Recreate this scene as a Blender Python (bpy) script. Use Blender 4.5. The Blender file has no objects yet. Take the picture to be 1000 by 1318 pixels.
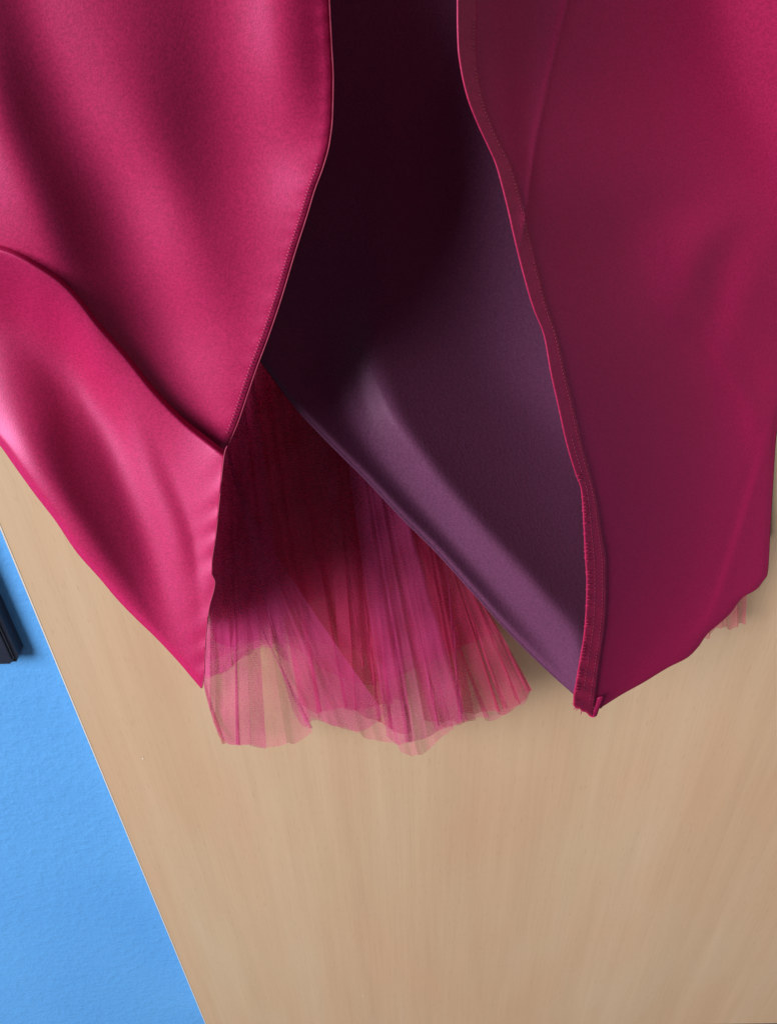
import bpy, math, random
import numpy as np
from mathutils import Matrix, Vector

random.seed(7)
rng = np.random.default_rng(7)
S = bpy.context.scene
COL = S.collection

# ------------------------------------------------------------------ camera
W0, H0, F = 1000.0, 1318.0, 994.0
CAM = Vector((0.0, -0.52, 1.36))
down_c = Vector((55.0, -1361.0, -F)).normalized()      # world down, seen from the camera
up_c = -down_c
x_c = (Vector((1, 0, 0)) - up_c * up_c.x).normalized()
y_c = up_c.cross(x_c)
# rows: world axes expressed in camera space -> cam-to-world rotation
R = Matrix((x_c, y_c, up_c))
cam = bpy.data.cameras.new('camera')
cam.sensor_fit = 'VERTICAL'
cam.sensor_height = 36.0
cam.lens = F / H0 * 36.0
cam.clip_start = 0.01
cam.clip_end = 50
cam_o = bpy.data.objects.new('camera', cam)
COL.objects.link(cam_o)
cam_o.matrix_world = Matrix.Translation(CAM) @ R.to_4x4()
S.camera = cam_o
Rn = np.array(R)
Cn = np.array(CAM)


def at(px, py, Y):
    """world points on the planes y = Y behind the given pixels (arrays)"""
    px, py, Y = np.broadcast_arrays(np.asarray(px, float), np.asarray(py, float), np.asarray(Y, float))
    d = np.stack([(px - W0 / 2) / F, -(py - H0 / 2) / F, -np.ones_like(px)], -1)
    d = d @ Rn.T
    t = (Y - Cn[1]) / d[..., 1]
    return Cn + d * t[..., None]


# ------------------------------------------------------------------ light
wld = bpy.data.worlds.new('World')
S.world = wld
wld.use_nodes = True
bg = wld.node_tree.nodes['Background']
bg.inputs[0].default_value = (1.0, 0.96, 0.97, 1)
bg.inputs[1].default_value = 0.115


def area(name, loc, target, size, size_y, power, col):
    l = bpy.data.lights.new(name, 'AREA')
    l.shape = 'RECTANGLE'
    l.size, l.size_y, l.energy, l.color = size, size_y, power, col
    o = bpy.data.objects.new(name, l)
    COL.objects.link(o)
    o.location = loc
    o.rotation_euler = (Vector(target) - Vector(loc)).to_track_quat('-Z', 'Y').to_euler()
    return o


area('window_light', (-4.7, -4.6, 4.3), (0.0, 0.0, 0.9), 3.6, 4.0, 1060, (1.0, 0.975, 0.95))

S.view_settings.view_transform = 'Standard'
S.view_settings.look = 'None'
S.view_settings.exposure = 0.0
S.view_settings.gamma = 1.0
S.cycles.transparent_max_bounces = 64
S.cycles.max_bounces = 10


# ------------------------------------------------------------------ materials
def lin(r, g, b):
    f = lambda c: (c / 255 / 12.92) if c <= 10 else ((c / 255 + 0.055) / 1.055) ** 2.4
    return (f(r), f(g), f(b), 1)


def mat(name):
    m = bpy.data.materials.new(name)
    m.use_nodes = True
    nt = m.node_tree
    return m, nt, nt.nodes['Principled BSDF']


def node(nt, kind, **kw):
    n = nt.nodes.new(kind)
    for k, v in kw.items():
        if k in n.inputs:
            n.inputs[k].default_value = v
        else:
            setattr(n, k, v)
    return n


def coords(nt, scale=(1, 1, 1), rot=(0, 0, 0)):
    tc = node(nt, 'ShaderNodeTexCoord')
    mp = node(nt, 'ShaderNodeMapping')
    mp.inputs['Scale'].default_value = scale
    mp.inputs['Rotation'].default_value = rot
    nt.links.new(tc.outputs['Object'], mp.inputs['Vector'])
    return mp.outputs['Vector']


def noise(nt, vec, scale, detail=3, rough=0.5):
    n = node(nt, 'ShaderNodeTexNoise', Scale=scale, Detail=detail, Roughness=rough)
    nt.links.new(vec, n.inputs['Vector'])
    return n.outputs['Fac']


def ramp(nt, fac, stops):
    r = node(nt, 'ShaderNodeValToRGB')
    e = r.color_ramp.elements
    while len(e) < len(stops):
        e.new(0.5)
    for el, (p, c) in zip(e, stops):
        el.position = p
        el.color = c if len(c) == 4 else (*c, 1)
    nt.links.new(fac, r.inputs['Fac'])
    return r.outputs['Color']


def bump(nt, h, strength, dist, p, normal=None):
    b = node(nt, 'ShaderNodeBump', Strength=strength, Distance=dist)
    nt.links.new(h, b.inputs['Height'])
    if normal:
        nt.links.new(normal, b.inputs['Normal'])
    nt.links.new(b.outputs['Normal'], p.inputs['Normal'])
    return b.outputs['Normal']


def satin(name, c1, c2, gloss, gcol, rough=0.5, grain=0.14, nap=0.0):
    m, nt, p = mat(name)
    out = nt.nodes['Material Output']
    nt.nodes.remove(p)
    v = coords(nt)
    col = ramp(nt, noise(nt, v, 900, 2, 0.6), [(0.3, c1), (0.7, c2)])
    dif = node(nt, 'ShaderNodeBsdfDiffuse', Roughness=0.3)
    gl = node(nt, 'ShaderNodeBsdfGlossy', Color=(*gcol, 1), Roughness=rough)
    nt.links.new(col, dif.inputs['Color'])
    mx = node(nt, 'ShaderNodeMixShader', Fac=gloss)
    nt.links.new(dif.outputs[0], mx.inputs[1])
    nt.links.new(gl.outputs[0], mx.inputs[2])
    nt.links.new(mx.outputs[0], out.inputs['Surface'])
    b1 = node(nt, 'ShaderNodeBump', Strength=grain, Distance=0.0004)
    nt.links.new(noise(nt, v, 1500, 1, 0.5), b1.inputs['Height'])
    b2 = node(nt, 'ShaderNodeBump', Strength=0.06 + nap, Distance=0.0012)
    nt.links.new(noise(nt, coords(nt, (1, 1, .6)), 380 if nap else 60, 3, 0.6), b2.inputs['Height'])
    nt.links.new(b1.outputs[0], b2.inputs['Normal'])
    for sh in (dif, gl):
        nt.links.new(b2.outputs[0], sh.inputs['Normal'])
    return m


M_satin = satin('pink_satin', (0.32, 0.007, 0.062, 1), (0.47, 0.013, 0.100, 1), 0.095, (1.0, 0.42, 0.76), 0.48)
M_binding = satin('binding_satin', (0.33, 0.012, 0.062, 1), (0.46, 0.022, 0.098, 1), 0.09, (1.0, 0.45, 0.72), 0.45)
M_lining = satin('plum_lining', (0.094, 0.030, 0.074, 1), (0.144, 0.045, 0.111, 1), 0.025, (0.95, 0.6, 0.9), 0.5, 0.3, 0.16)
M_thread, nt, p = mat('pink_thread')
p.inputs['Base Color'].default_value = (0.30, 0.025, 0.08, 1)
p.inputs['Roughness'].default_value = 0.6
M_thread2, nt, p = mat('edge_thread')
p.inputs['Base Color'].default_value = (0.42, 0.07, 0.15, 1)
p.inputs['Roughness'].default_value = 0.5


def tulle(name, col, alpha, wave_rot, trans=0.5):
    m, nt, p = mat(name)
    out = nt.nodes['Material Output']
    nt.nodes.remove(p)
    dif = node(nt, 'ShaderNodeBsdfDiffuse', Color=col)
    trl = node(nt, 'ShaderNodeBsdfTranslucent', Color=col)
    mx = node(nt, 'ShaderNodeMixShader', Fac=trans)
    nt.links.new(dif.outputs[0], mx.inputs[1])
    nt.links.new(trl.outputs[0], mx.inputs[2])
    gl = node(nt, 'ShaderNodeBsdfGlossy', Color=(0.9, 0.5, 0.8, 1), Roughness=0.45)
    mg = node(nt, 'ShaderNodeMixShader', Fac=0.04)
    nt.links.new(mx.outputs[0], mg.inputs[1])
    nt.links.new(gl.outputs[0], mg.inputs[2])
    tr = node(nt, 'ShaderNodeBsdfTransparent')
    fin = node(nt, 'ShaderNodeMixShader')
    nt.links.new(tr.outputs[0], fin.inputs[1])
    nt.links.new(mg.outputs[0], fin.inputs[2])
    # the net: two crossing thread directions plus unevenness, as cover
    v = coords(nt, (1, 1, 1), (0, wave_rot, 0))
    w = node(nt, 'ShaderNodeTexWave', wave_type='BANDS', bands_direction='Z', Scale=125, Distortion=5.0, Detail=2)
    w.inputs['Detail Scale'].default_value = 1.2
    nt.links.new(v, w.inputs['Vector'])
    n = noise(nt, v, 700, 2, 0.6)
    n2 = noise(nt, coords(nt, (1, 1, .15)), 160, 3, 0.6)
    a = node(nt, 'ShaderNodeMath', operation='MULTIPLY_ADD')
    nt.links.new(w.outputs['Fac'], a.inputs[0])
    a.inputs[1].default_value = 0.10
    a.inputs[2].default_value = alpha - 0.33
    b = node(nt, 'ShaderNodeMath', operation='MULTIPLY_ADD')
    nt.links.new(n, b.inputs[0])
    b.inputs[1].default_value = 0.26
    nt.links.new(a.outputs[0], b.inputs[2])
    c = node(nt, 'ShaderNodeMath', operation='MULTIPLY_ADD', use_clamp=True)
    nt.links.new(n2, c.inputs[0])
    c.inputs[1].default_value = 0.30
    nt.links.new(b.outputs[0], c.inputs[2])
    nt.links.new(c.outputs[0], fin.inputs['Fac'])
    nt.links.new(fin.outputs[0], out.inputs['Surface'])
    return m


M_tul = tulle('sheer_tulle', (0.80, 0.17, 0.33, 1), 0.40, 0.1)
M_tul2 = tulle('purple_tulle', (0.66, 0.075, 0.29, 1), 0.43, -0.5)
M_tul3 = tulle('red_tulle', (0.64, 0.050, 0.17, 1), 0.46, 0.25)

# wood veneer
M_wood, nt, p = mat('beech_veneer')
v = coords(nt, (1, 1, 0.045))
n1 = noise(nt, v, 9, 4, 0.55)
n2 = noise(nt, v, 60, 4, 0.6)
n3 = noise(nt, coords(nt, (1, 1, 0.012)), 420, 2, 0.6)
n4 = noise(nt, coords(nt, (1, 1, 0.35)), 7, 3, 0.5)
c1 = ramp(nt, n1, [(0.28, (0.47, 0.328, 0.220)), (0.5, (0.51, 0.370, 0.250)), (0.72, (0.53, 0.400, 0.280))])
c2 = ramp(nt, n2, [(0.3, (0.965, 0.955, 0.945)), (0.7, (1.02, 1.02, 1.02))])
c3 = ramp(nt, n3, [(0.3, (0.96, 0.95, 0.935)), (0.6, (1.0, 1.0, 1.0))])
c4 = ramp(nt, n4, [(0.3, (1.0, 0.91, 0.88)), (0.7, (0.99, 1.02, 1.02))])
cur = c1
c5 = ramp(nt, noise(nt, coords(nt, (1, 1, 0.07)), 760, 2, 0.5), [(0.27, (0.86, 0.82, 0.79)), (0.38, (1, 1, 1))])
for c in (c2, c3, c4, c5):
    mx = node(nt, 'ShaderNodeMix', data_type='RGBA', blend_type='MULTIPLY')
    mx.inputs[0].default_value = 1.0
    nt.links.new(cur, mx.inputs[6])
    nt.links.new(c, mx.inputs[7])
    cur = mx.outputs[2]
nt.links.new(cur, p.inputs['Base Color'])
p.inputs['Roughness'].default_value = 0.42
p.inputs['Specular IOR Level'].default_value = 0.35
bump(nt, n3, 0.08, 0.0004, p)

M_edge, nt, p = mat('edge_band')
p.inputs['Base Color'].default_value = (0.62, 0.55, 0.48, 1)
p.inputs['Roughness'].default_value = 0.4

# painted plaster
M_wall, nt, p = mat('blue_paint')
v = coords(nt)
a = noise(nt, v, 3, 2)
col = ramp(nt, a, [(0.3, (0.082, 0.30, 0.70)), (0.7, (0.098, 0.34, 0.74))])
nt.links.new(col, p.inputs['Base Color'])
p.inputs['Roughness'].default_value = 0.55
p.inputs['Specular IOR Level'].default_value = 0.4
h1 = noise(nt, v, 90, 4, 0.6)
hr = ramp(nt, h1, [(0.42, (0, 0, 0)), (0.8, (1, 1, 1))])
nb = bump(nt, hr, 0.3, 0.002, p)
h2 = noise(nt, v, 420, 3, 0.6)
bump(nt, h2, 0.15, 0.0008, p, nb)

M_dark, nt, p = mat('dark_navy_plastic')
n = noise(nt, coords(nt), 200, 2)
nt.links.new(ramp(nt, n, [(0.3, (0.010, 0.014, 0.030)), (0.7, (0.016, 0.022, 0.042))]), p.inputs['Base Color'])
p.inputs['Roughness'].default_value = 0.35

M_floor_gap, nt, p = mat('dark_floor_and_gap')
n = noise(nt, coords(nt), 300, 3)
nt.links.new(ramp(nt, n, [(0.3, (0.05, 0.042, 0.045)), (0.7, (0.08, 0.07, 0.072))]), p.inputs['Base Color'])
p.inputs['Roughness'].default_value = 0.9

M_white, nt, p = mat('white_speck')
p.inputs['Base Color'].default_value = (0.75, 0.72, 0.66, 1)


# ------------------------------------------------------------------ builders
def link(name, verts, faces, material, parent=None, smooth=True, kind=None, origin=None):
    me = bpy.data.meshes.new(name)
    V = np.asarray(verts, float)
    if parent is not None:
        V = V - np.array(parent_world(parent))
    elif origin is not None:
        V = V - np.array(origin)
    me.from_pydata([tuple(x) for x in V], [], [tuple(f) for f in faces])
    me.materials.append(material)
    if smooth:
        me.polygons.foreach_set('use_smooth', [True] * len(me.polygons))
    me.update()
    o = bpy.data.objects.new(name, me)
    COL.objects.link(o)
    if parent is not None:
        o.parent = parent
    elif origin is not None:
        o.location = origin
    if kind:
        o['kind'] = kind
    return o


def parent_world(o):
    v = Vector((0, 0, 0))
    while o is not None:
        v += Vector(o.location)
        o = o.parent
    return v


def grid_faces(nr, nc):
    i = np.arange(nr - 1)[:, None] * nc + np.arange(nc - 1)[None]
    return np.stack([i, i + nc, i + nc + 1, i + 1], -1).reshape(-1, 4)


def sheet(name, G, material, parent, thick=0.0009, smooth=True):
    """a cloth of real thickness from a grid of points (rows, cols, 3)"""
    nr, nc, _ = G.shape
    o = link(name, G.reshape(-1, 3), grid_faces(nr, nc).tolist(), material, parent, smooth)
    if thick:
        md = o.modifiers.new('thickness', 'SOLIDIFY')
        md.thickness = thick
        md.offset = -1
        md.use_even_offset = False
    return o


def tube_geo(P, r, seg=6):
    P = np.asarray(P, float)
    T = np.gradient(P, axis=0)
    T /= np.linalg.norm(T, axis=1)[:, None] + 1e-12
    A = np.cross(T, np.array([0.0, 1.0, 0.05]))
    A /= np.linalg.norm(A, axis=1)[:, None] + 1e-12
    B = np.cross(T, A)
    r = np.broadcast_to(np.asarray(r, float), (len(P),))
    th = np.linspace(0, 2 * np.pi, seg, endpoint=False)
    V = P[:, None] + r[:, None, None] * (A[:, None] * np.cos(th)[None, :, None] + B[:, None] * np.sin(th)[None, :, None])
    V = V.reshape(-1, 3)
    Fc = []
    for i in range(len(P) - 1):
        for j in range(seg):
            k = (j + 1) % seg
            Fc.append((i * seg + j, i * seg + k, (i + 1) * seg + k, (i + 1) * seg + j))
    Fc.append(tuple(range(seg))[::-1])
    Fc.append(tuple(range((len(P) - 1) * seg, len(P) * seg)))
    return V, Fc


def tube(name, P, r, material, parent, kind=None, seg=6):
    V, Fc = tube_geo(P, r, seg)
    return link(name, V, Fc, material, parent, kind=kind)


def many_tubes(name, paths, r, material, parent, kind='stuff', seg=5):
    VV, FF, n = [], [], 0
    for P in paths:
        V, Fc = tube_geo(P, r, seg)
        VV.append(V)
        FF += [tuple(i + n for i in f) for f in Fc]
        n += len(V)
    return link(name, np.concatenate(VV), FF, material, parent, kind=kind)


def box_geo(x0, x1, y0, y1, z0, z1):
    V = [(x, y, z) for x in (x0, x1) for y in (y0, y1) for z in (z0, z1)]
    Fc = [(0, 1, 3, 2), (4, 6, 7, 5), (0, 4, 5, 1), (2, 3, 7, 6), (0, 2, 6, 4), (1, 5, 7, 3)]
    return V, Fc


def box(name, x0, x1, y0, y1, z0, z1, material, parent=None, bevel=0.0, origin=None, kind=None):
    V, Fc = box_geo(x0, x1, y0, y1, z0, z1)
    o = link(name, V, Fc, material, parent, False, kind, origin)
    if bevel:
        m = o.modifiers.new('bevel', 'BEVEL')
        m.width = bevel
        m.segments = 3
    return o


def thing(name, loc, label, cat):
    o = bpy.data.objects.new(name, None)
    COL.objects.link(o)
    o.location = loc
    o.empty_display_size = 0.05
    o['label'] = label
    o['category'] = cat
    return o


# smooth curve through (key, value) points
def pl(pts, key=1, val=0):
    a = np.array(sorted(pts, key=lambda q: q[key]), float)
    K, Vv = a[:, key], a[:, val]
    # monotone cubic (Fritsch-Carlson)
    h = np.diff(K)
    d = np.diff(Vv) / h
    m = np.zeros(len(K))
    m[0], m[-1] = d[0], d[-1]
    for i in range(1, len(K) - 1):
        if d[i - 1] * d[i] <= 0:
            m[i] = 0
        else:
            w1, w2 = 2 * h[i] + h[i - 1], h[i] + 2 * h[i - 1]
            m[i] = (w1 + w2) / (w1 / d[i - 1] + w2 / d[i])

    def f(q):
        q = np.clip(np.asarray(q, float), K[0], K[-1])
        i = np.clip(np.searchsorted(K, q) - 1, 0, len(K) - 2)
        t = (q - K[i]) / h[i]
        return ((2 * t**3 - 3 * t**2 + 1) * Vv[i] + (t**3 - 2 * t**2 + t) * h[i] * m[i]
                + (-2 * t**3 + 3 * t**2) * Vv[i + 1] + (t**3 - t**2) * h[i] * m[i + 1])
    return f


# ---- relief: the fold pattern of a cloth, given as the tilt along tracks that run down the cloth
GX = np.arange(-640, 1181, 2.0)
GY = np.arange(-220, 1001, 2.0)
MPP = 0.00042


def blur(A, k, axis):
    if k < 1:
        return A
    w = np.hanning(2 * k + 3)[1:-1]
    w /= w.sum()
    pad = [(0, 0), (0, 0)]
    pad[axis] = (k, k)
    B = np.pad(A, pad, mode='edge')
    return np.apply_along_axis(lambda q: np.convolve(q, w, 'valid'), axis, B)


def relief(tracks, anchor_x, anchor_y, k, b0, vb=14, hb=3, wy=0.3):
    """tracks: lists of (py, px, b). tilt dY/dx = k * (b0 - b); summed across from the anchor."""
    fx = [(pl([(q[1], q[0]) for q in t]), pl([(q[2], q[0]) for q in t])) for t in tracks]
    B = np.zeros((len(GY), len(GX)))
    for r, y in enumerate(GY):
        xs = np.array([f(y) for f, g in fx])
        bs = np.array([g(y) for f, g in fx])
        o = np.argsort(xs)
        xs, bs = xs[o], bs[o]
        i = np.clip(np.searchsorted(xs, GX) - 1, 0, len(xs) - 2)
        t = np.clip((GX - xs[i]) / np.maximum(xs[i + 1] - xs[i], 1e-3), 0, 1)
        t = t * t * (3 - 2 * t)
        B[r] = bs[i] * (1 - t) + bs[i + 1] * t
    B = blur(blur(B, vb, 0), hb, 1)
    sx = k * (b0 - B) * MPP * 2.0                   # wanted step per cell across
    ay = np.array([float(anchor_y(y)) for y in GY])
    sy = np.repeat(np.gradient(ay)[:, None], len(GX), 1)
    A = solve(sx, sy, wy)
    dd = np.array([ay[r] - np.interp(anchor_x(y), GX, A[r]) for r, y in enumerate(GY)])
    dd = blur(dd[:, None], 70, 0)
    return A + dd


def solve(sx, sy, wy):
    """height field whose steps come as near as possible to sx across and sy down"""
    n, m = sx.shape
    dx = 0.5 * (sx[:, :-1] + sx[:, 1:])
    dy = 0.5 * (sy[:-1] + sy[1:])
    div = np.zeros((n, m))
    div[:, :-1] += dx
    div[:, 1:] -= dx
    div[:-1] += wy * dy
    div[1:] -= wy * dy
    E = np.concatenate([div, div[::-1]], 0)
    E = np.concatenate([E, E[:, ::-1]], 1)
    Fh = np.fft.fft2(E)
    lx = 2 * np.cos(2 * np.pi * np.arange(2 * m) / (2 * m)) - 2
    ly = 2 * np.cos(2 * np.pi * np.arange(2 * n) / (2 * n)) - 2
    L = lx[None] + wy * ly[:, None]
    L[0, 0] = 1
    Fh = Fh / L
    Fh[0, 0] = 0
    return np.real(np.fft.ifft2(Fh))[:n, :m]


def sample(A, px, py):
    fx = np.clip((np.asarray(px, float) - GX[0]) / 2.0, 0, len(GX) - 1.001)
    fy = np.clip((np.asarray(py, float) - GY[0]) / 2.0, 0, len(GY) - 1.001)
    i, j = fy.astype(int), fx.astype(int)
    a, b = fy - i, fx - j
    return (A[i, j] * (1 - a) * (1 - b) + A[i + 1, j] * a * (1 - b) + A[i, j + 1] * (1 - a) * b + A[i + 1, j + 1] * a * b)


def panel(xl, xr, y0, y1, field, nr=280, nc=150):
    py = np.linspace(y0, y1, nr)
    L, Rr = xl(py), xr(py)
    u = np.linspace(0, 1, nc)
    PX = L[:, None] + (Rr - L)[:, None] * u[None]
    PY = np.repeat(py[:, None], nc, 1)
    return at(PX, PY, field(PX, PY))


# ------------------------------------------------------------------ room: door, wall, floor
zb = float(at(1000, 1317, 0.0)[2])                  # bottom of the door leaf
pe = at(130, 1000, 0.0)
XL = float(at(132, 1000.0, 0.0)[0])
XL = 0.5 * (float(at(41, 770, 0.0)[0]) + float(at(262, 1316, 0.0)[0]))
door = thing('wardrobe_door', (XL + 0.45, 0.0, zb), 'pale beech veneer door behind the hanging pink dress', 'door')
box('door_panel', XL + 0.0016, XL + 1.06, 0.0, 0.022, zb, zb + 2.02, M_wood, door, 0.0002)
box('edge_band', XL, XL + 0.0016, -0.0003, 0.0224, zb, zb + 2.02, M_edge, door, 0.0002)
box('gap_shade', XL + 0.004, XL + 1.06, 0.006, 0.024, zb - 0.088, zb - 0.001, M_floor_gap, door)  # dark box standing in for the shade in the gap under the door
for (fx_, fy_) in ((184, 977), (467, 1282)):
    c = at(fx_, fy_, -0.0004)
    V, Fc = [], []
    for i in range(7):
        a_ = 2 * math.pi * i / 7
        rr = 0.0009 * (0.7 + 0.5 * random.random())
        V.append((c[0] + rr * math.cos(a_), -0.0001, c[2] + rr * 1.4 * math.sin(a_)))
    V.append((c[0], -0.0005, c[2]))
    link('paint_fleck', V, [(i, (i + 1) % 7, 7) for i in range(7)], M_white, door)

wall = box('wall', -2.6, 2.2, 0.0262, 0.12, zb - 0.09, 2.9, M_wall, kind='structure')
floor = box('floor', -2.6, 2.2, -2.6, 0.0262, zb - 0.16, zb - 0.09, M_floor_gap, kind='structure')

# dark fitting on the wall at the left edge
Yf, Yw = 0.012, 0.0262
cr = at(20, 836, Yf)
crb = at(13, 852, Yf)
fit = thing('wall_fixture', (float(cr[0]) - 0.04, Yw, float(crb[2])), 'dark navy ridged fixture on the blue wall beside the door', 'wall fixture')
prof = [(0.0, 0.0), (0.005, 0.009)]                  # cut corner


def slab(name, xr_, zb_, h, w, y0, y1, cut, m_=None):
    xs = [xr_ - w, xr_ - cut[0], xr_, xr_, xr_ - w]
    zs = [zb_, zb_, zb_ + cut[1], zb_ + h, zb_ + h]
    V = [(x, y0, z) for x, z in zip(xs, zs)] + [(x, y1, z) for x, z in zip(xs, zs)]
    n = 5
    Fc = [tuple(range(n)), tuple(range(2 * n - 1, n - 1, -1))] + [(i, i + n, (i + 1) % n + n, (i + 1) % n) for i in range(n)]
    o = link(name, V, Fc, m_ or M_dark, fit, False)
    m = o.modifiers.new('bevel', 'BEVEL')
    m.width = 0.0006
    m.segments = 2
    return o


slab('housing', float(cr[0]), float(crb[2]), 0.16, 0.085, Yf, Yw, (0.004, 0.008))
slab('cover', float(cr[0]) - 0.0055, float(crb[2]) + 0.0012, 0.156, 0.074, Yf - 0.004, Yf - 0.0002, (0.003, 0.004))

M_trim, nt, p = mat('grey_trim')
p.inputs['Base Color'].default_value = (0.10, 0.13, 0.19, 1)
p.inputs['Roughness'].default_value = 0.4
slab('trim', float(cr[0]) - 0.0042, float(crb[2]) + 0.0006, 0.158, 0.078, Yf - 0.0014, Yf - 0.0001, (0.0035, 0.006), M_trim)

# ------------------------------------------------------------------ the dress
dress = thing('satin_dress', (0.02, -0.10, float(at(760, 920, -0.19)[2])),
              'crimson pink satin dress with open slit, plum lining and tulle underskirt', 'dress')

edgeL = pl([(418, -220), (422, -60), (424, 0), (427, 60), (429, 100), (428, 150), (424, 185), (416, 215), (405, 245), (396, 275), (380, 325), (362, 385),
            (345, 435), (330, 475), (318, 510), (306, 545), (296, 568), (290, 580), (287, 600), (283, 640), (278, 690), (273, 728), (273, 738),
            (277, 749), (276, 757), (270, 780), (266, 810), (264, 840), (263, 868), (260, 886)])
hemL = pl([(-200, 330), (-120, 445), (-60, 508), (0, 573), (20, 601), (46, 637), (70, 668), (100, 712), (130, 746), (150, 770), (175, 796), (200, 820), (230, 852), (252, 878), (259, 886)])
foldL = pl([(-220, 296), (-120, 298), (-40, 304), (0, 314), (20, 321), (50, 338), (80, 358), (100, 378), (125, 410), (160, 450), (200, 500), (240, 541), (270, 565), (288, 579)])
edgeLy = pl([(-0.140, -220), (-0.150, 100), (-0.170, 400), (-0.180, 600), (-0.185, 890)])

tr_up = [
    [(-220, -640, 1.5), (600, -640, 1.5)],
    [(-220, -260, 1.3), (600, -260, 1.3)],
    [(-220, -130, .6), (0, -70, .7), (150, -35, .8), (250, 6, .85), (330, 40, .8), (420, 80, .6), (600, 250, .6)],
    [(-220, -60, .35), (0, 2, .36), (60, 12, .3), (150, 34, .2), (250, 80, .2), (350, 117, .22), (430, 158, .32), (500, 208, .5), (600, 280, .6)],
    [(-220, 20, .5), (0, 65, .62), (150, 130, .76), (250, 188, .9), (350, 218, .94), (450, 262, .92), (520, 282, .85), (600, 284, .8)],
    [(-220, 190, .38), (0, 230, .30), (150, 234, .28), (250, 258, .42), (350, 292, .56), (450, 312, .75), (600, 290, .8)],
    [(-220, 330, .6), (0, 335, .66), (150, 352, .78), (230, 378, .9), (300, 365, .72), (420, 336, .78), (600, 296, .8)],
    [(-220, 400, .2), (0, 398, .16), (80, 402, .18), (140, 407, .45), (200, 410, .85), (300, 384, .75), (420, 348, .8), (600, 300, .8)],
    [(-220, 430, .5), (0, 428, .4), (150, 432, .6), (200, 426, .8), (300, 396, .75), (420, 360, .75), (600, 305, .8)],
]
F_up = relief(tr_up, edgeL, edgeLy, 1.1, 0.76)

tr_lo = [
    [(280, -640, 1.4), (900, -640, 1.4)],
    [(280, -230, 1.0), (900, -230, 1.0)],
    [(280, -100, .6), (400, -40, .55), (470, -20, .6), (520, -10, .6), (573, 2, .85), (640, 50, .9), (712, 102, .9), (770, 152, .85), (820, 202, .8), (886, 257, .8)],
    [(280, -40, .5), (340, 0, .55), (400, 10, .45), (450, 40, .25), (520, 72, .16), (600, 84, .14), (700, 138, .18), (770, 182, .4), (830, 218, .7), (886, 258, .85)],
    [(280, 0, .6), (340, 40, .66), (400, 55, .55), (450, 70, .35), (520, 98, .3), (600, 128, .26), (700, 166, .28), (780, 200, .6), (830, 224, .8), (886, 258.3, .85)],
    [(280, 40, .8), (340, 80, .86), (400, 96, .9), (450, 120, .9), (520, 150, .95), (600, 176, .9), (700, 215, .9), (780, 228, .9), (886, 258.6, .88)],
    [(280, 60, .7), (360, 96, .6), (400, 116, .6), (450, 143, .6), (520, 172, .52), (600, 206, .5), (700, 243, .5), (760, 252, .75), (886, 259, .88)],
    [(280, 70, .7), (360, 105, .8), (400, 124, .8), (450, 158, .82), (520, 195, .84), (600, 228, .9), (700, 258, .92), (780, 262, .9), (886, 259.5, .88)],
    [(280, 300, .85), (560, 288, .85), (600, 285, .85), (700, 277, .85), (780, 270, .85), (886, 261, .85)],
]
F_lo = relief(tr_lo, edgeL, lambda y: edgeLy(y) - 0.004 - 0.040 * np.clip((y - 330) / 550, 0, 1.2) ** 1.5, 1.15, 0.74, vb=8, hb=2)


def fold_dist(PX, PY):                      # pixels below the fold line
    fy = pl([(q, w) for q, w in zip(np.linspace(298, 579, 40), foldL(np.linspace(298, 579, 40)))], key=1, val=0)
    return PY - fy(PX)


def f_up(PX, PY):
    Y = sample(F_up, PX, PY)
    d = np.clip(edgeL(PY) - PX, 0, 60)
    Y = Y + 0.0002 * np.sin(PY * 0.21 + 1.5 * np.sin(PY * 0.043)) * np.exp(-np.abs(d - 9) / 9.0)
    return Y + 0.0015 * np.exp(-(d / 5.0) ** 2)


def f_lo(PX, PY):
    Y = sample(F_lo, PX, PY)
    U = sample(F_up, PX, PY)
    d = np.clip(fold_dist(PX, PY), 0, 400)
    w = np.exp(-(d / 90.0) ** 2)
    lim = U - 0.006
    soft = lim - 0.004 * np.log1p(np.exp(np.clip((lim - Y) / 0.004, -30, 300)))
    Y = Y * (1 - w) + soft * w
    Y = Y + 0.0065 * np.exp(-(d / 5.0) ** 2)
    e = np.clip(PX - hemL(PY), 0, 80)
    d = np.clip(edgeL(PY) - PX, 0, 80)
    Y = Y + 0.00025 * np.sin(PY * 0.16 + PX * 0.11 + 1.5 * np.sin(PY * 0.037)) * np.exp(-d / 12.0)
    return Y + 0.004 * np.exp(-(e / 6.0) ** 2)


u = np.linspace(0, 1, 260)[None]
vv = np.linspace(0, 1, 300)[:, None]
fq = np.linspace(296, 579, 80)
fold_y = lambda x: np.interp(x, np.concatenate([[-600, -400, -235], foldL(fq)]), np.concatenate([[-110, 110, 285], fq])) + 26
PY = -200 + 700 * vv + 0 * u
for _ in range(40):                                   # the lower border hides under the flap
    PX = -600 + (edgeL(PY) + 600) * u
    PY = -200 + (fold_y(PX[-1:]) + 200) * vv
G = at(PX, PY, f_up(PX, PY))
fp = sheet('front_panel', G, M_satin, dress, 0.0006)
lo_l = lambda y: np.maximum(hemL(np.maximum(y, 330)), -200.0)
lo_r = lambda y: np.where(y < 579, np.minimum(foldL(y), edgeL(y)), edgeL(y))
G = panel(lo_l, lambda y: np.maximum(lo_r(y), lo_l(y) + .5), 299, 886, f_lo, 300, 150)
hf = sheet('hem_flap', G, M_satin, dress, 0.0006)

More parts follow.
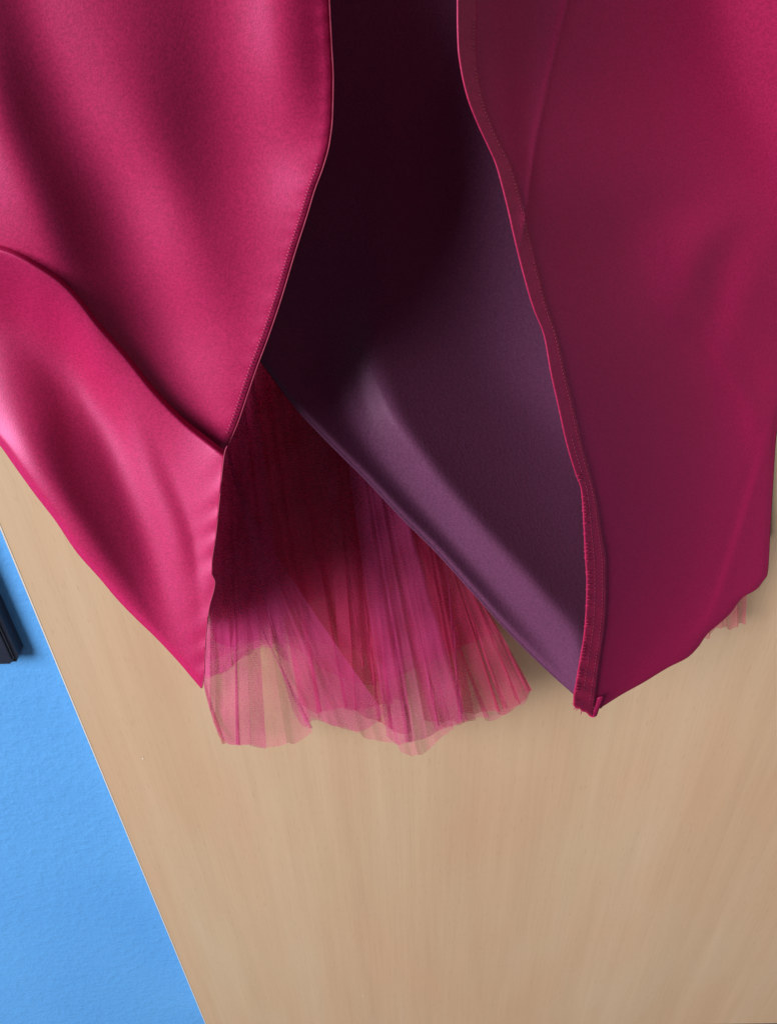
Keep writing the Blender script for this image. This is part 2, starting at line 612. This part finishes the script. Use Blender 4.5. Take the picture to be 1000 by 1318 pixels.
# rolled thread edge and stitches along the slit edge
yy = np.linspace(-200, 582, 180)
tube('rolled_edge', at(edgeL(yy) + 0.2, yy, f_up(edgeL(yy), yy)), 0.0003, M_thread, fp)
yy = np.linspace(574, 885, 110)
tube('rolled_edge', at(edgeL(yy) + 0.2, yy, sample(F_lo, edgeL(yy), yy)), 0.0003, M_thread, hf)
paths = []
for y in np.arange(212, 560, 4.3):
    x = edgeL(y) - 8.5
    dx = float(edgeL(y + 1) - edgeL(y - 1)) / 2
    n_ = math.hypot(1, dx)
    q = [(x - 1.6 + dx * 0.8, y - 1.0 + 0.6), (x + 1.8 + dx, y + 1.4)]
    q = np.array(q)
    mid = q.mean(0)
    q = np.array([q[0], mid, q[1]])
    Y = f_up(q[:, 0], q[:, 1]) + np.array([0.0002, -0.0005, 0.0002])
    paths.append(at(q[:, 0], q[:, 1], Y))
many_tubes('stitching', paths, 0.0002, M_thread2, fp)

# ---- right panel
bindO = pl([(586, -220), (588, -60), (589, 0), (589, 23), (590, 60), (594, 91), (602, 125), (615, 159), (627, 185), (638, 210), (646, 238), (654, 270), (663, 310), (673, 350), (686, 395), (700, 431),
            (709, 480), (719, 525), (729, 570), (741, 610), (748, 630), (751, 670), (753, 714), (755, 750), (754, 786), (751, 820), (746, 850), (741, 880), (738, 902), (738, 910)])
bindI = pl([(620, -220), (616, -60), (614, 0), (614, 23), (613, 60), (616, 95), (622, 125), (633, 159), (645, 185), (656, 208), (665, 232), (672, 258), (682, 300), (692, 345), (705, 395), (718, 435),
            (728, 480), (739, 525), (749, 570), (761, 615), (768, 645), (775, 690), (780, 725), (780, 770), (778, 804), (773, 840), (769, 870), (764, 905), (761, 923)])
hemR = pl([(1150, -220), (1110, 100), (1060, 300), (1020, 460), (1002, 540), (998, 570), (995, 617), (991, 682), (989, 722), (987, 740), (981, 749), (975, 757), (966, 763), (958, 767), (939, 790), (925, 803), (910, 816), (898, 833), (885, 846), (860, 859), (827, 879), (800, 894), (773, 911)])
bindOy = pl([(-0.185, -220), (-0.195, 100), (-0.205, 400), (-0.212, 600), (-0.212, 920)])
tr_r = [
    [(-220, 600, .25), (0, 615, .3), (150, 632, .3), (300, 678, .35), (450, 715, .35), (620, 765, .3), (760, 782, .3), (930, 762, .35)],
    [(-220, 660, .12), (0, 655, .15), (150, 662, .15), (230, 680, .2), (300, 705, .32), (450, 760, .24), (620, 800, .2), (760, 800, .24), (930, 770, .35)],
    [(-220, 735, .5), (0, 718, .48), (100, 702, .45), (200, 688, .36), (300, 720, .32), (450, 800, .2), (620, 850, .2), (760, 850, .26), (930, 775, .4)],
    [(-220, 760, .4), (0, 745, .38), (100, 730, .36), (200, 720, .36), (300, 780, .36), (380, 815, .32), (450, 850, .18), (620, 890, .22), (760, 880, .28), (850, 830, .38), (930, 778, .42)],
    [(-220, 860, .38), (0, 840, .38), (100, 830, .38), (200, 820, .4), (260, 820, .44), (310, 835, .66), (380, 850, .50), (450, 885, .3), (540, 915, .3), (620, 925, .3), (700, 905, .3), (760, 890, .32), (850, 835, .4), (930, 782, .42)],
    [(-220, 930, .6), (0, 920, .40), (150, 910, .42), (230, 915, .5), (270, 908, .74), (310, 875, .72), (340, 872, .7), (400, 880, .32), (450, 900, .36), (540, 935, .42), (620, 950, .36), (700, 930, .33), (760, 910, .36), (850, 838, .4), (930, 784, .42)],
    [(-220, 1000, .42), (0, 985, .42), (150, 975, .44), (230, 980, .58), (270, 965, .7), (310, 928, .42), (350, 908, .32), (400, 905, .3), (450, 918, .62), (490, 940, .5), (540, 962, .66), (600, 965, .4), (620, 958, .36), (700, 938, .4), (760, 915, .4), (850, 842, .42), (930, 786, .42)],
    [(-220, 1050, .46), (0, 1040, .46), (150, 1030, .48), (270, 1010, .7), (310, 965, .62), (350, 948, .66), (400, 935, .62), (440, 930, .5), (490, 955, .3), (540, 984, .45), (600, 972, .62), (650, 957, .66), (720, 934, .62), (800, 907, .55), (850, 846, .42), (930, 788, .42)],
    [(-220, 1120, .46), (200, 1080, .46), (310, 1010, .5), (400, 975, .35), (450, 975, .4), (490, 985, .5), (540, 1000, .28), (600, 981, .28), (650, 966, .28), (720, 946, .3), (800, 915, .3), (930, 790, .42)],
    [(-220, 1190, .5), (200, 1150, .5), (400, 1040, .35), (500, 1015, .3), (600, 1000, .34), (720, 990, .34), (760, 975, .34), (930, 800, .42)],
]
F_r = relief(tr_r, bindO, bindOy, 2.0, 0.96, vb=5, hb=1)


def f_r(PX, PY):
    Y = sample(F_r, PX, PY)
    e = np.clip(hemR(PY) - PX, 0, 90)
    Y = Y + 0.0015 * np.exp(-(e / 5.0) ** 2)
    Y = -0.026 - 0.006 * np.log1p(np.exp(np.clip((-0.026 - Y) / 0.006, -30, 300)))     # it stays clear of the door
    # sharp pressed crease that runs down from the top into the binding
    cx = np.interp(PY, [-220, 0, 101, 185, 288, 330], [770, 729, 705, 688, 674, 668])
    g = np.clip(1 - (PY - 285) / 40, 0, 1)
    return Y - 0.0022 * g * np.exp(-np.abs(PX - cx) / 5.0)


G = panel(lambda y: bindO(y) + 3.0, lambda y: np.maximum(hemR(y), bindO(y) + 4), -200, 912, f_r, 420, 230)
rp = sheet('side_panel', G, M_satin, dress, 0.0006)


# binding strip folded over the edge: proud of the panel, rounded across
def f_b(PX, PY):
    L, Rr = bindO(PY), bindI(PY)
    t = (PX - L) / np.maximum(Rr - L, 1)
    pucker = 0.0007 * np.sin(PY * 0.23 + 2 * np.sin(PY * 0.05)) * np.clip((PY - 700) / 150, 0.12, 1)
    Y0, Y1 = f_r(L, PY), f_r(PX, PY)
    return Y0 - 0.0006 + 0.88 * (Y1 - Y0) + pucker * np.sin(np.pi * t)


py = np.linspace(-200, 915, 360)[:, None]
u = np.linspace(0, 1, 14)[None]
PX = bindO(py) + (bindI(py) - bindO(py)) * u
PY = py + np.clip((py - 880) / 35, 0, 1) * (u - 0.45) * 14 + 0.8 * np.sin(u * 17) * np.clip((py - 900) / 15, 0, 1)
G = at(PX, PY, f_b(PX, PY))
bd = sheet('edge_binding', G, M_binding, rp, 0.0004)
paths = []
for y in np.arange(20, 905, 4.6):
    if y < 380 and random.random() < .2:
        continue
    a_ = 0.80
    q = np.array([[float(bindO(y + t)) * (1 - a_) + float(bindI(y + t)) * a_, y + t] for t in (0, 1.5, 3.0)])
    Y = f_b(q[:, 0], q[:, 1]) + np.array([0.0002, -0.0005, 0.0002])
    paths.append(at(q[:, 0], q[:, 1], Y))
for y in np.arange(560, 890, 5.0):
    a_ = 0.42
    q = np.array([[float(bindO(y + t)) * (1 - a_) + float(bindI(y + t)) * a_, y + t] for t in (0, 1.5, 3.0)])
    Y = f_b(q[:, 0], q[:, 1]) + np.array([0.0002, -0.0004, 0.0002])
    paths.append(at(q[:, 0], q[:, 1], Y))
many_tubes('stitching', paths, 0.00022, M_thread, bd)
paths = []
for y in np.arange(612, 905, 4.4):                       # overlocked thread round the raw edge
    x = float(bindO(y))
    if random.random() < 0.3:
        continue
    y += random.uniform(-.9, .9)
    j = random.uniform(-.4, .9)
    q = np.array([[x - 1.4 + j, y + 1.2], [x + 2.5, y + .4], [x + 6.5, y - 1.4]])
    Y = f_b(np.maximum(q[:, 0], x), q[:, 1]) + np.array([0.0006, -0.0007, 0.0])
    paths.append(at(q[:, 0], q[:, 1], Y))
many_tubes('overlock_thread', paths, 0.00024, M_binding, bd)

# turned-up tab of the hem at the tip
py = np.linspace(0, 1, 24)[:, None]
px = np.linspace(0, 1, 18)[None]
tl, tr_, bl, br = np.array([764, 900.]), np.array([776, 897.]), np.array([757, 921.]), np.array([768, 921.])
TX = (tl[0] + (tr_[0] - tl[0]) * px) * (1 - py) + (bl[0] + (br[0] - bl[0]) * px) * py
TY = (tl[1] + (tr_[1] - tl[1]) * px) * (1 - py) + (bl[1] + (br[1] - bl[1]) * px) * py + 2.5 * np.sin(np.pi * px) * py
G = at(TX, TY, sample(F_r, 770, 900) - 0.0012 - 0.003 * np.sin(np.pi * px) * (0.4 + 0.6 * py))
sheet('hem_tab', G, M_satin, rp, 0.0012)
paths = []
for (x, y, dx, dy) in ((741, 909, -3, 4), (744, 912, -3, 2), (748, 915, -1, 4), (739, 905, -3, 1)):
    q = np.array([[x, y], [x + dx * .5, y + dy * .7], [x + dx, y + dy]], float)
    paths.append(at(q[:, 0], q[:, 1], -0.203))
many_tubes('frayed_thread', paths, 0.0003, M_thread, bd)

# ---- plum lining, its hem falling aslant across the slit
hemN = pl([(180, 290), (240, 355), (290, 412), (332, 461), (378, 521), (424, 570), (470, 616), (516, 665), (562, 711), (608, 762), (654, 813), (700, 859), (741, 897)])
linL = lambda y: np.where(y < 300, 190.0, hemN(np.maximum(y, 290)))
linR = lambda y: np.minimum(bindO(y) + np.interp(y, [300, 800], [45, 9]), 780 - np.clip((y - 700) / 130, 0, 1) * 22 - np.clip(y - 830, 0, 90) * .2)
linY = pl([(-0.110, -220), (-0.118, 200), (-0.130, 500), (-0.150, 900)])
tr_n = [
    [(-220, 190, .2), (290, 190, .1), (355, 236, .1), (461, 330, .1), (521, 376, .12), (570, 422, .14), (665, 514, .16), (762, 606, .2), (859, 698, .3), (897, 738, .5)],
    [(-220, 380, .2), (200, 370, .2), (330, 360, .1), (400, 378, .08), (461, 395, .08), (521, 415, .12), (570, 450, .16), (665, 538, .2), (762, 626, .3), (840, 692, .5), (897, 740, .6)],
    [(-220, 430, .25), (200, 420, .24), (330, 415, .22), (400, 425, .25), (450, 437, .4), (521, 458, .7), (600, 512, .82), (680, 580, .88), (760, 652, .9), (830, 712, .9), (897, 742, .9)],
    [(-220, 480, .25), (200, 480, .24), (330, 470, .3), (400, 465, .42), (450, 466, .62), (521, 488, .92), (600, 538, .95), (680, 604, .95), (760, 678, .95), (830, 735, .9), (897, 744, .9)],
    [(-220, 530, .15), (200, 530, .12), (330, 520, .10), (400, 506, .18), (450, 504, .22), (521, 520, .2), (600, 570, .18), (680, 636, .18), (760, 708, .22), (830, 752, .5), (897, 752, .6)],
    [(-220, 600, .0), (200, 620, .0), (330, 650, .02), (400, 680, .06), (600, 720, .2), (760, 745, .22), (897, 758, .4)],
    [(-220, 700, .0), (450, 750, .05), (900, 800, .2)],
]
F_n = relief(tr_n, lambda y: np.interp(y, [-220, 300, 461, 900], [400, 380, 350, 740]), linY, 2.2, 0.68, vb=6, hb=3)


def f_n(PX, PY):
    Y = sample(F_n, PX, PY)
    # never through the panels in front of it
    Y = np.maximum(Y, np.where(PX < edgeL(PY) + 30, sample(F_up, np.minimum(PX, edgeL(PY)), PY) + 0.016, -1))
    Y = np.maximum(Y, np.where(PX > bindO(PY) - 6, sample(F_r, PX, PY) + 0.005, -1))
    e = np.clip((PY - pl([(q, w) for q, w in zip(np.linspace(290, 897, 60), hemN(np.linspace(290, 897, 60)))])(PX)) * -0.7, 0, 80)
    Y = Y + 0.003 * np.exp(-(e / 5.0) ** 2)
    return -0.034 - 0.012 * np.log1p(np.exp(np.clip((-0.034 - Y) / 0.012, -30, 300)))


G = panel(linL, lambda y: np.maximum(linR(y), linL(y) + .5), -200, 897, f_n, 340, 170)
ln = sheet('lining', G, M_lining, dress, 0.0010)

py = np.linspace(-200, 822, 160)  # unseen extra sheet behind the flap, added to keep window light off the tulle
hl_ = lambda y: np.interp(y, [-200, -110, 110, 300], [-560, -520, -340, -215])
Lx = np.where(py < 300, hl_(py), hemL(np.clip(py + 20, 322, 886))) + 9
Rx = np.maximum(edgeL(py) - 14, Lx + 1)
PX = Lx[:, None] + (Rx - Lx)[:, None] * np.linspace(0, 1, 90)[None]
PY = np.repeat(py[:, None], 90, 1)
Yf_ = np.where(PY < 579, np.maximum(sample(F_up, PX, PY), sample(F_lo, PX, PY)), sample(F_lo, PX, PY))
Yl = np.minimum(blur(blur(Yf_, 12, 0), 8, 1) + 0.016, -0.03)
tb = np.linspace(0.04, 1, 24)[None]                     # added return towards the door, shaped to block light from the left
PX = np.concatenate([PX, PX[:, -1:] - 6 * tb ** .5], 1)
PY = np.concatenate([PY, np.repeat(py[:, None], 24, 1)], 1)
Yl = np.concatenate([Yl, Yl[:, -1:] * (1 - tb) - 0.030 * tb], 1)
PY[:, -24:] -= np.clip((py[:, None] - 400) / 390, 0, 1) * (26 * tb + 10 * np.sin(tb * 9))
G = at(PX, PY, Yl)
sheet('lining', G, M_lining, dress, 0.0010)  # hidden light blocker in lining cloth, not the lining seen in the slit

# ---- back of the skirt, in the shade behind the net
px = np.linspace(-160, 985, 140)[None]
tt = np.linspace(0, 1, 60)[:, None]
bot = np.interp(px, [-160, 200, 255, 275, 300, 330, 420, 520, 640, 760, 985], [420, 560, 700, 825, 835, 800, 765, 720, 720, 740, 690])
PY = -200 + (bot + 200) * tt
PX = px + 0 * tt
G = at(PX, PY, -0.011 - 0.005 * np.sin(PX * 0.035 + PY * 0.004) * tt)
sheet('back_panel', G, M_satin, dress, 0.0010)


# ---- tulle: gathered layers, each a pleated net
def net(top, bot, d0, d1, pleats, amp, over, material, seed, nu=260, nv=60, wob=3.0, phase=0.0):
    r = np.random.default_rng(seed)
    top, bot = np.array(top, float), np.array(bot, float)
    for _ in range(3):                                # round the corners of the hem line
        if len(bot) > 2:
            q = np.stack([bot[:-1] * .75 + bot[1:] * .25, bot[:-1] * .25 + bot[1:] * .75], 1).reshape(-1, 2)
            bot = np.concatenate([bot[:1], q, bot[-1:]])
    e0, e1 = bot[0].copy(), bot[-1].copy()
    top[0] += 0.3 * (top[0] - e0)
    top[-1] += 0.3 * (top[-1] - e1)
    d0 = d0 * 0.6 - 0.012
    lt = np.concatenate([[0], np.cumsum(np.linalg.norm(np.diff(top, axis=0), axis=1))])
    lb = np.concatenate([[0], np.cumsum(np.linalg.norm(np.diff(bot, axis=0), axis=1))])
    u = np.linspace(0, 1, nu)
    # uneven pleats
    knots = np.sort(r.uniform(0, 1, 7))
    ph = 2 * np.pi * pleats * (u + 0.05 * np.sin(2 * np.pi * (u * 1.7 + r.random())) + 0.03 * np.sin(2 * np.pi * (u * 4.1 + r.random()))) + phase
    am = 0.45 + 0.55 * np.abs(np.sin(2 * np.pi * (u * 1.3 + r.random())) * np.cos(2 * np.pi * (u * 2.9 + r.random())))
    env = np.clip(np.minimum(u, 1 - u) * 12, 0, 1)
    v = np.linspace(0, 1, nv)
    uu = u[None] + over * (am * env * np.sin(ph))[None] * (0.35 + 0.65 * v[:, None])
    uu = np.clip(uu, 0, 1)
    tx, ty = np.interp(uu, lt / lt[-1], top[:, 0]), np.interp(uu, lt / lt[-1], top[:, 1])
    bx, by = np.interp(uu, lb / lb[-1], bot[:, 0]), np.interp(uu, lb / lb[-1], bot[:, 1])
    by = by + wob * (np.sin(ph * 0.5 + 1) * env + 0.5 * np.sin(ph * 1.7))[None] * v[:, None] ** 4
    vv = v[:, None]
    sag = 0.06 * np.sin(np.pi * vv) * r.uniform(-1, 1)
    PX = tx * (1 - vv) + bx * vv + sag * (bx - tx)
    PY = ty * (1 - vv) + by * vv
    Y = d0 * (1 - vv) + d1 * vv + amp * (am * np.cos(ph))[None] * (0.4 + 0.6 * vv)
    Y = Y + 0.0012 * np.sin(PY * 0.09 + 6 * uu)
    o = sheet('tulle_layer', at(PX, PY, Y), material, dress, 0)
    return o


NETS = [
    # top line, bottom line, depth top, depth bottom, pleats, amp, overlap, material, seed
    # long sheer layer in sections
    ([(255, 640), (330, 600)], [(263, 880), (284, 965), (318, 961), (345, 964), (372, 959), (392, 947), (402, 941)], -0.055, -0.062, 2, .004, .06, M_tul, 1),
    ([(330, 560), (420, 600)], [(392, 930), (402, 916), (425, 934), (460, 945), (490, 951), (514, 956)], -0.052, -0.058, 2.5, .004, .06, M_tul, 2),
    ([(400, 580), (500, 660)], [(510, 955), (516, 965), (532, 972), (552, 969), (566, 955), (584, 938)], -0.062, -0.075, 1.5, .005, .08, M_tul, 3),
    ([(470, 640), (600, 745)], [(560, 940), (600, 930), (634, 925), (652, 916), (662, 905), (675, 905), (684, 889)], -0.060, -0.070, 3, .005, .07, M_tul, 4),
    # shorter denser layers
    ([(260, 600), (320, 560)], [(263, 884), (284, 963), (318, 959), (343, 962)], -0.085, -0.085, 2, .004, .12, M_tul2, 5),
    ([(250, 560), (330, 520)], [(262, 868), (290, 862), (303, 855), (340, 828), (372, 850)], -0.080, -0.080, 2, .004, .05, M_tul2, 6),
    ([(250, 540), (330, 500)], [(262, 872), (286, 866), (304, 858), (338, 822), (366, 836)], -0.065, -0.068, 3, .004, .06, M_tul2, 26),
    ([(300, 600), (345, 690)], [(372, 900), (392, 938), (402, 922), (440, 938), (478, 942), (494, 918)], -0.100, -0.105, 1, .002, .03, M_tul2, 7),
    ([(330, 540), (450, 590)], [(385, 905), (420, 920), (450, 912), (490, 905), (520, 900)], -0.070, -0.075, 3, .004, .08, M_tul3, 8),
    ([(420, 570), (500, 650)], [(440, 900), (480, 930), (515, 945), (530, 940)], -0.082, -0.090, 2, .005, .10, M_tul3, 9),
    ([(450, 600), (530, 680)], [(498, 948), (518, 958), (560, 945), (584, 936), (602, 926)], -0.145, -0.100, 1.5, .004, .06, M_tul2, 10),
    ([(500, 650), (570, 720)], [(545, 925), (575, 930), (592, 934), (612, 925)], -0.085, -0.090, 2, .005, .10, M_tul3, 11),
    ([(540, 690), (620, 770)], [(590, 915), (620, 920), (650, 918), (668, 905), (684, 889)], -0.078, -0.084, 3, .004, .09, M_tul3, 12),
    ([(330, 500), (520, 660)], [(310, 790), (400, 830), (500, 850), (600, 830), (640, 815)], -0.048, -0.052, 3, .004, .05, M_tul3, 13),
    ([(280, 520), (520, 660)], [(270, 850), (340, 815), (400, 850), (480, 890), (560, 850), (620, 820)], -0.042, -0.046, 4, .003, .05, M_tul3, 15),
    # behind the right-hand hem
    ([(880, 700), (962, 700)], [(905, 822), (925, 810), (945, 806), (959, 803)], -0.024, -0.028, 3, .003, .06, M_tul3, 14),
]
for a_ in NETS:
    net(*a_)
# doubled net where a pleat is pressed flat: narrow dense folds
for i, (a_, b_, w0, w1, d) in enumerate([((296, 700), (397, 938), .4, 6, -0.112), ((424, 600), (466, 860), .4, 3, -0.108), ((442, 600), (486, 930), .4, 5, -0.098),
                                         ((572, 720), (590, 926), .4, 6, -0.099), ((585, 735), (647, 912), .4, 7, -0.097), ((600, 750), (677, 890), .4, 8, -0.096),
                                         ((510, 660), (562, 936), .4, 4, -0.102), ((596, 746), (664, 902), .4, 4, -0.094), ((255, 850), (286, 958), 3, 5, -0.09),
                                         ((480, 640), (522, 956), 1, 10, -0.104)]):
    net([a_, (a_[0] + w0, a_[1])], [b_, (b_[0] + w1, b_[1] - 1)], d, d, 1, .0012, .25, M_tul3 if i % 3 else M_tul2, 40 + i, 14, 40, 0.0)
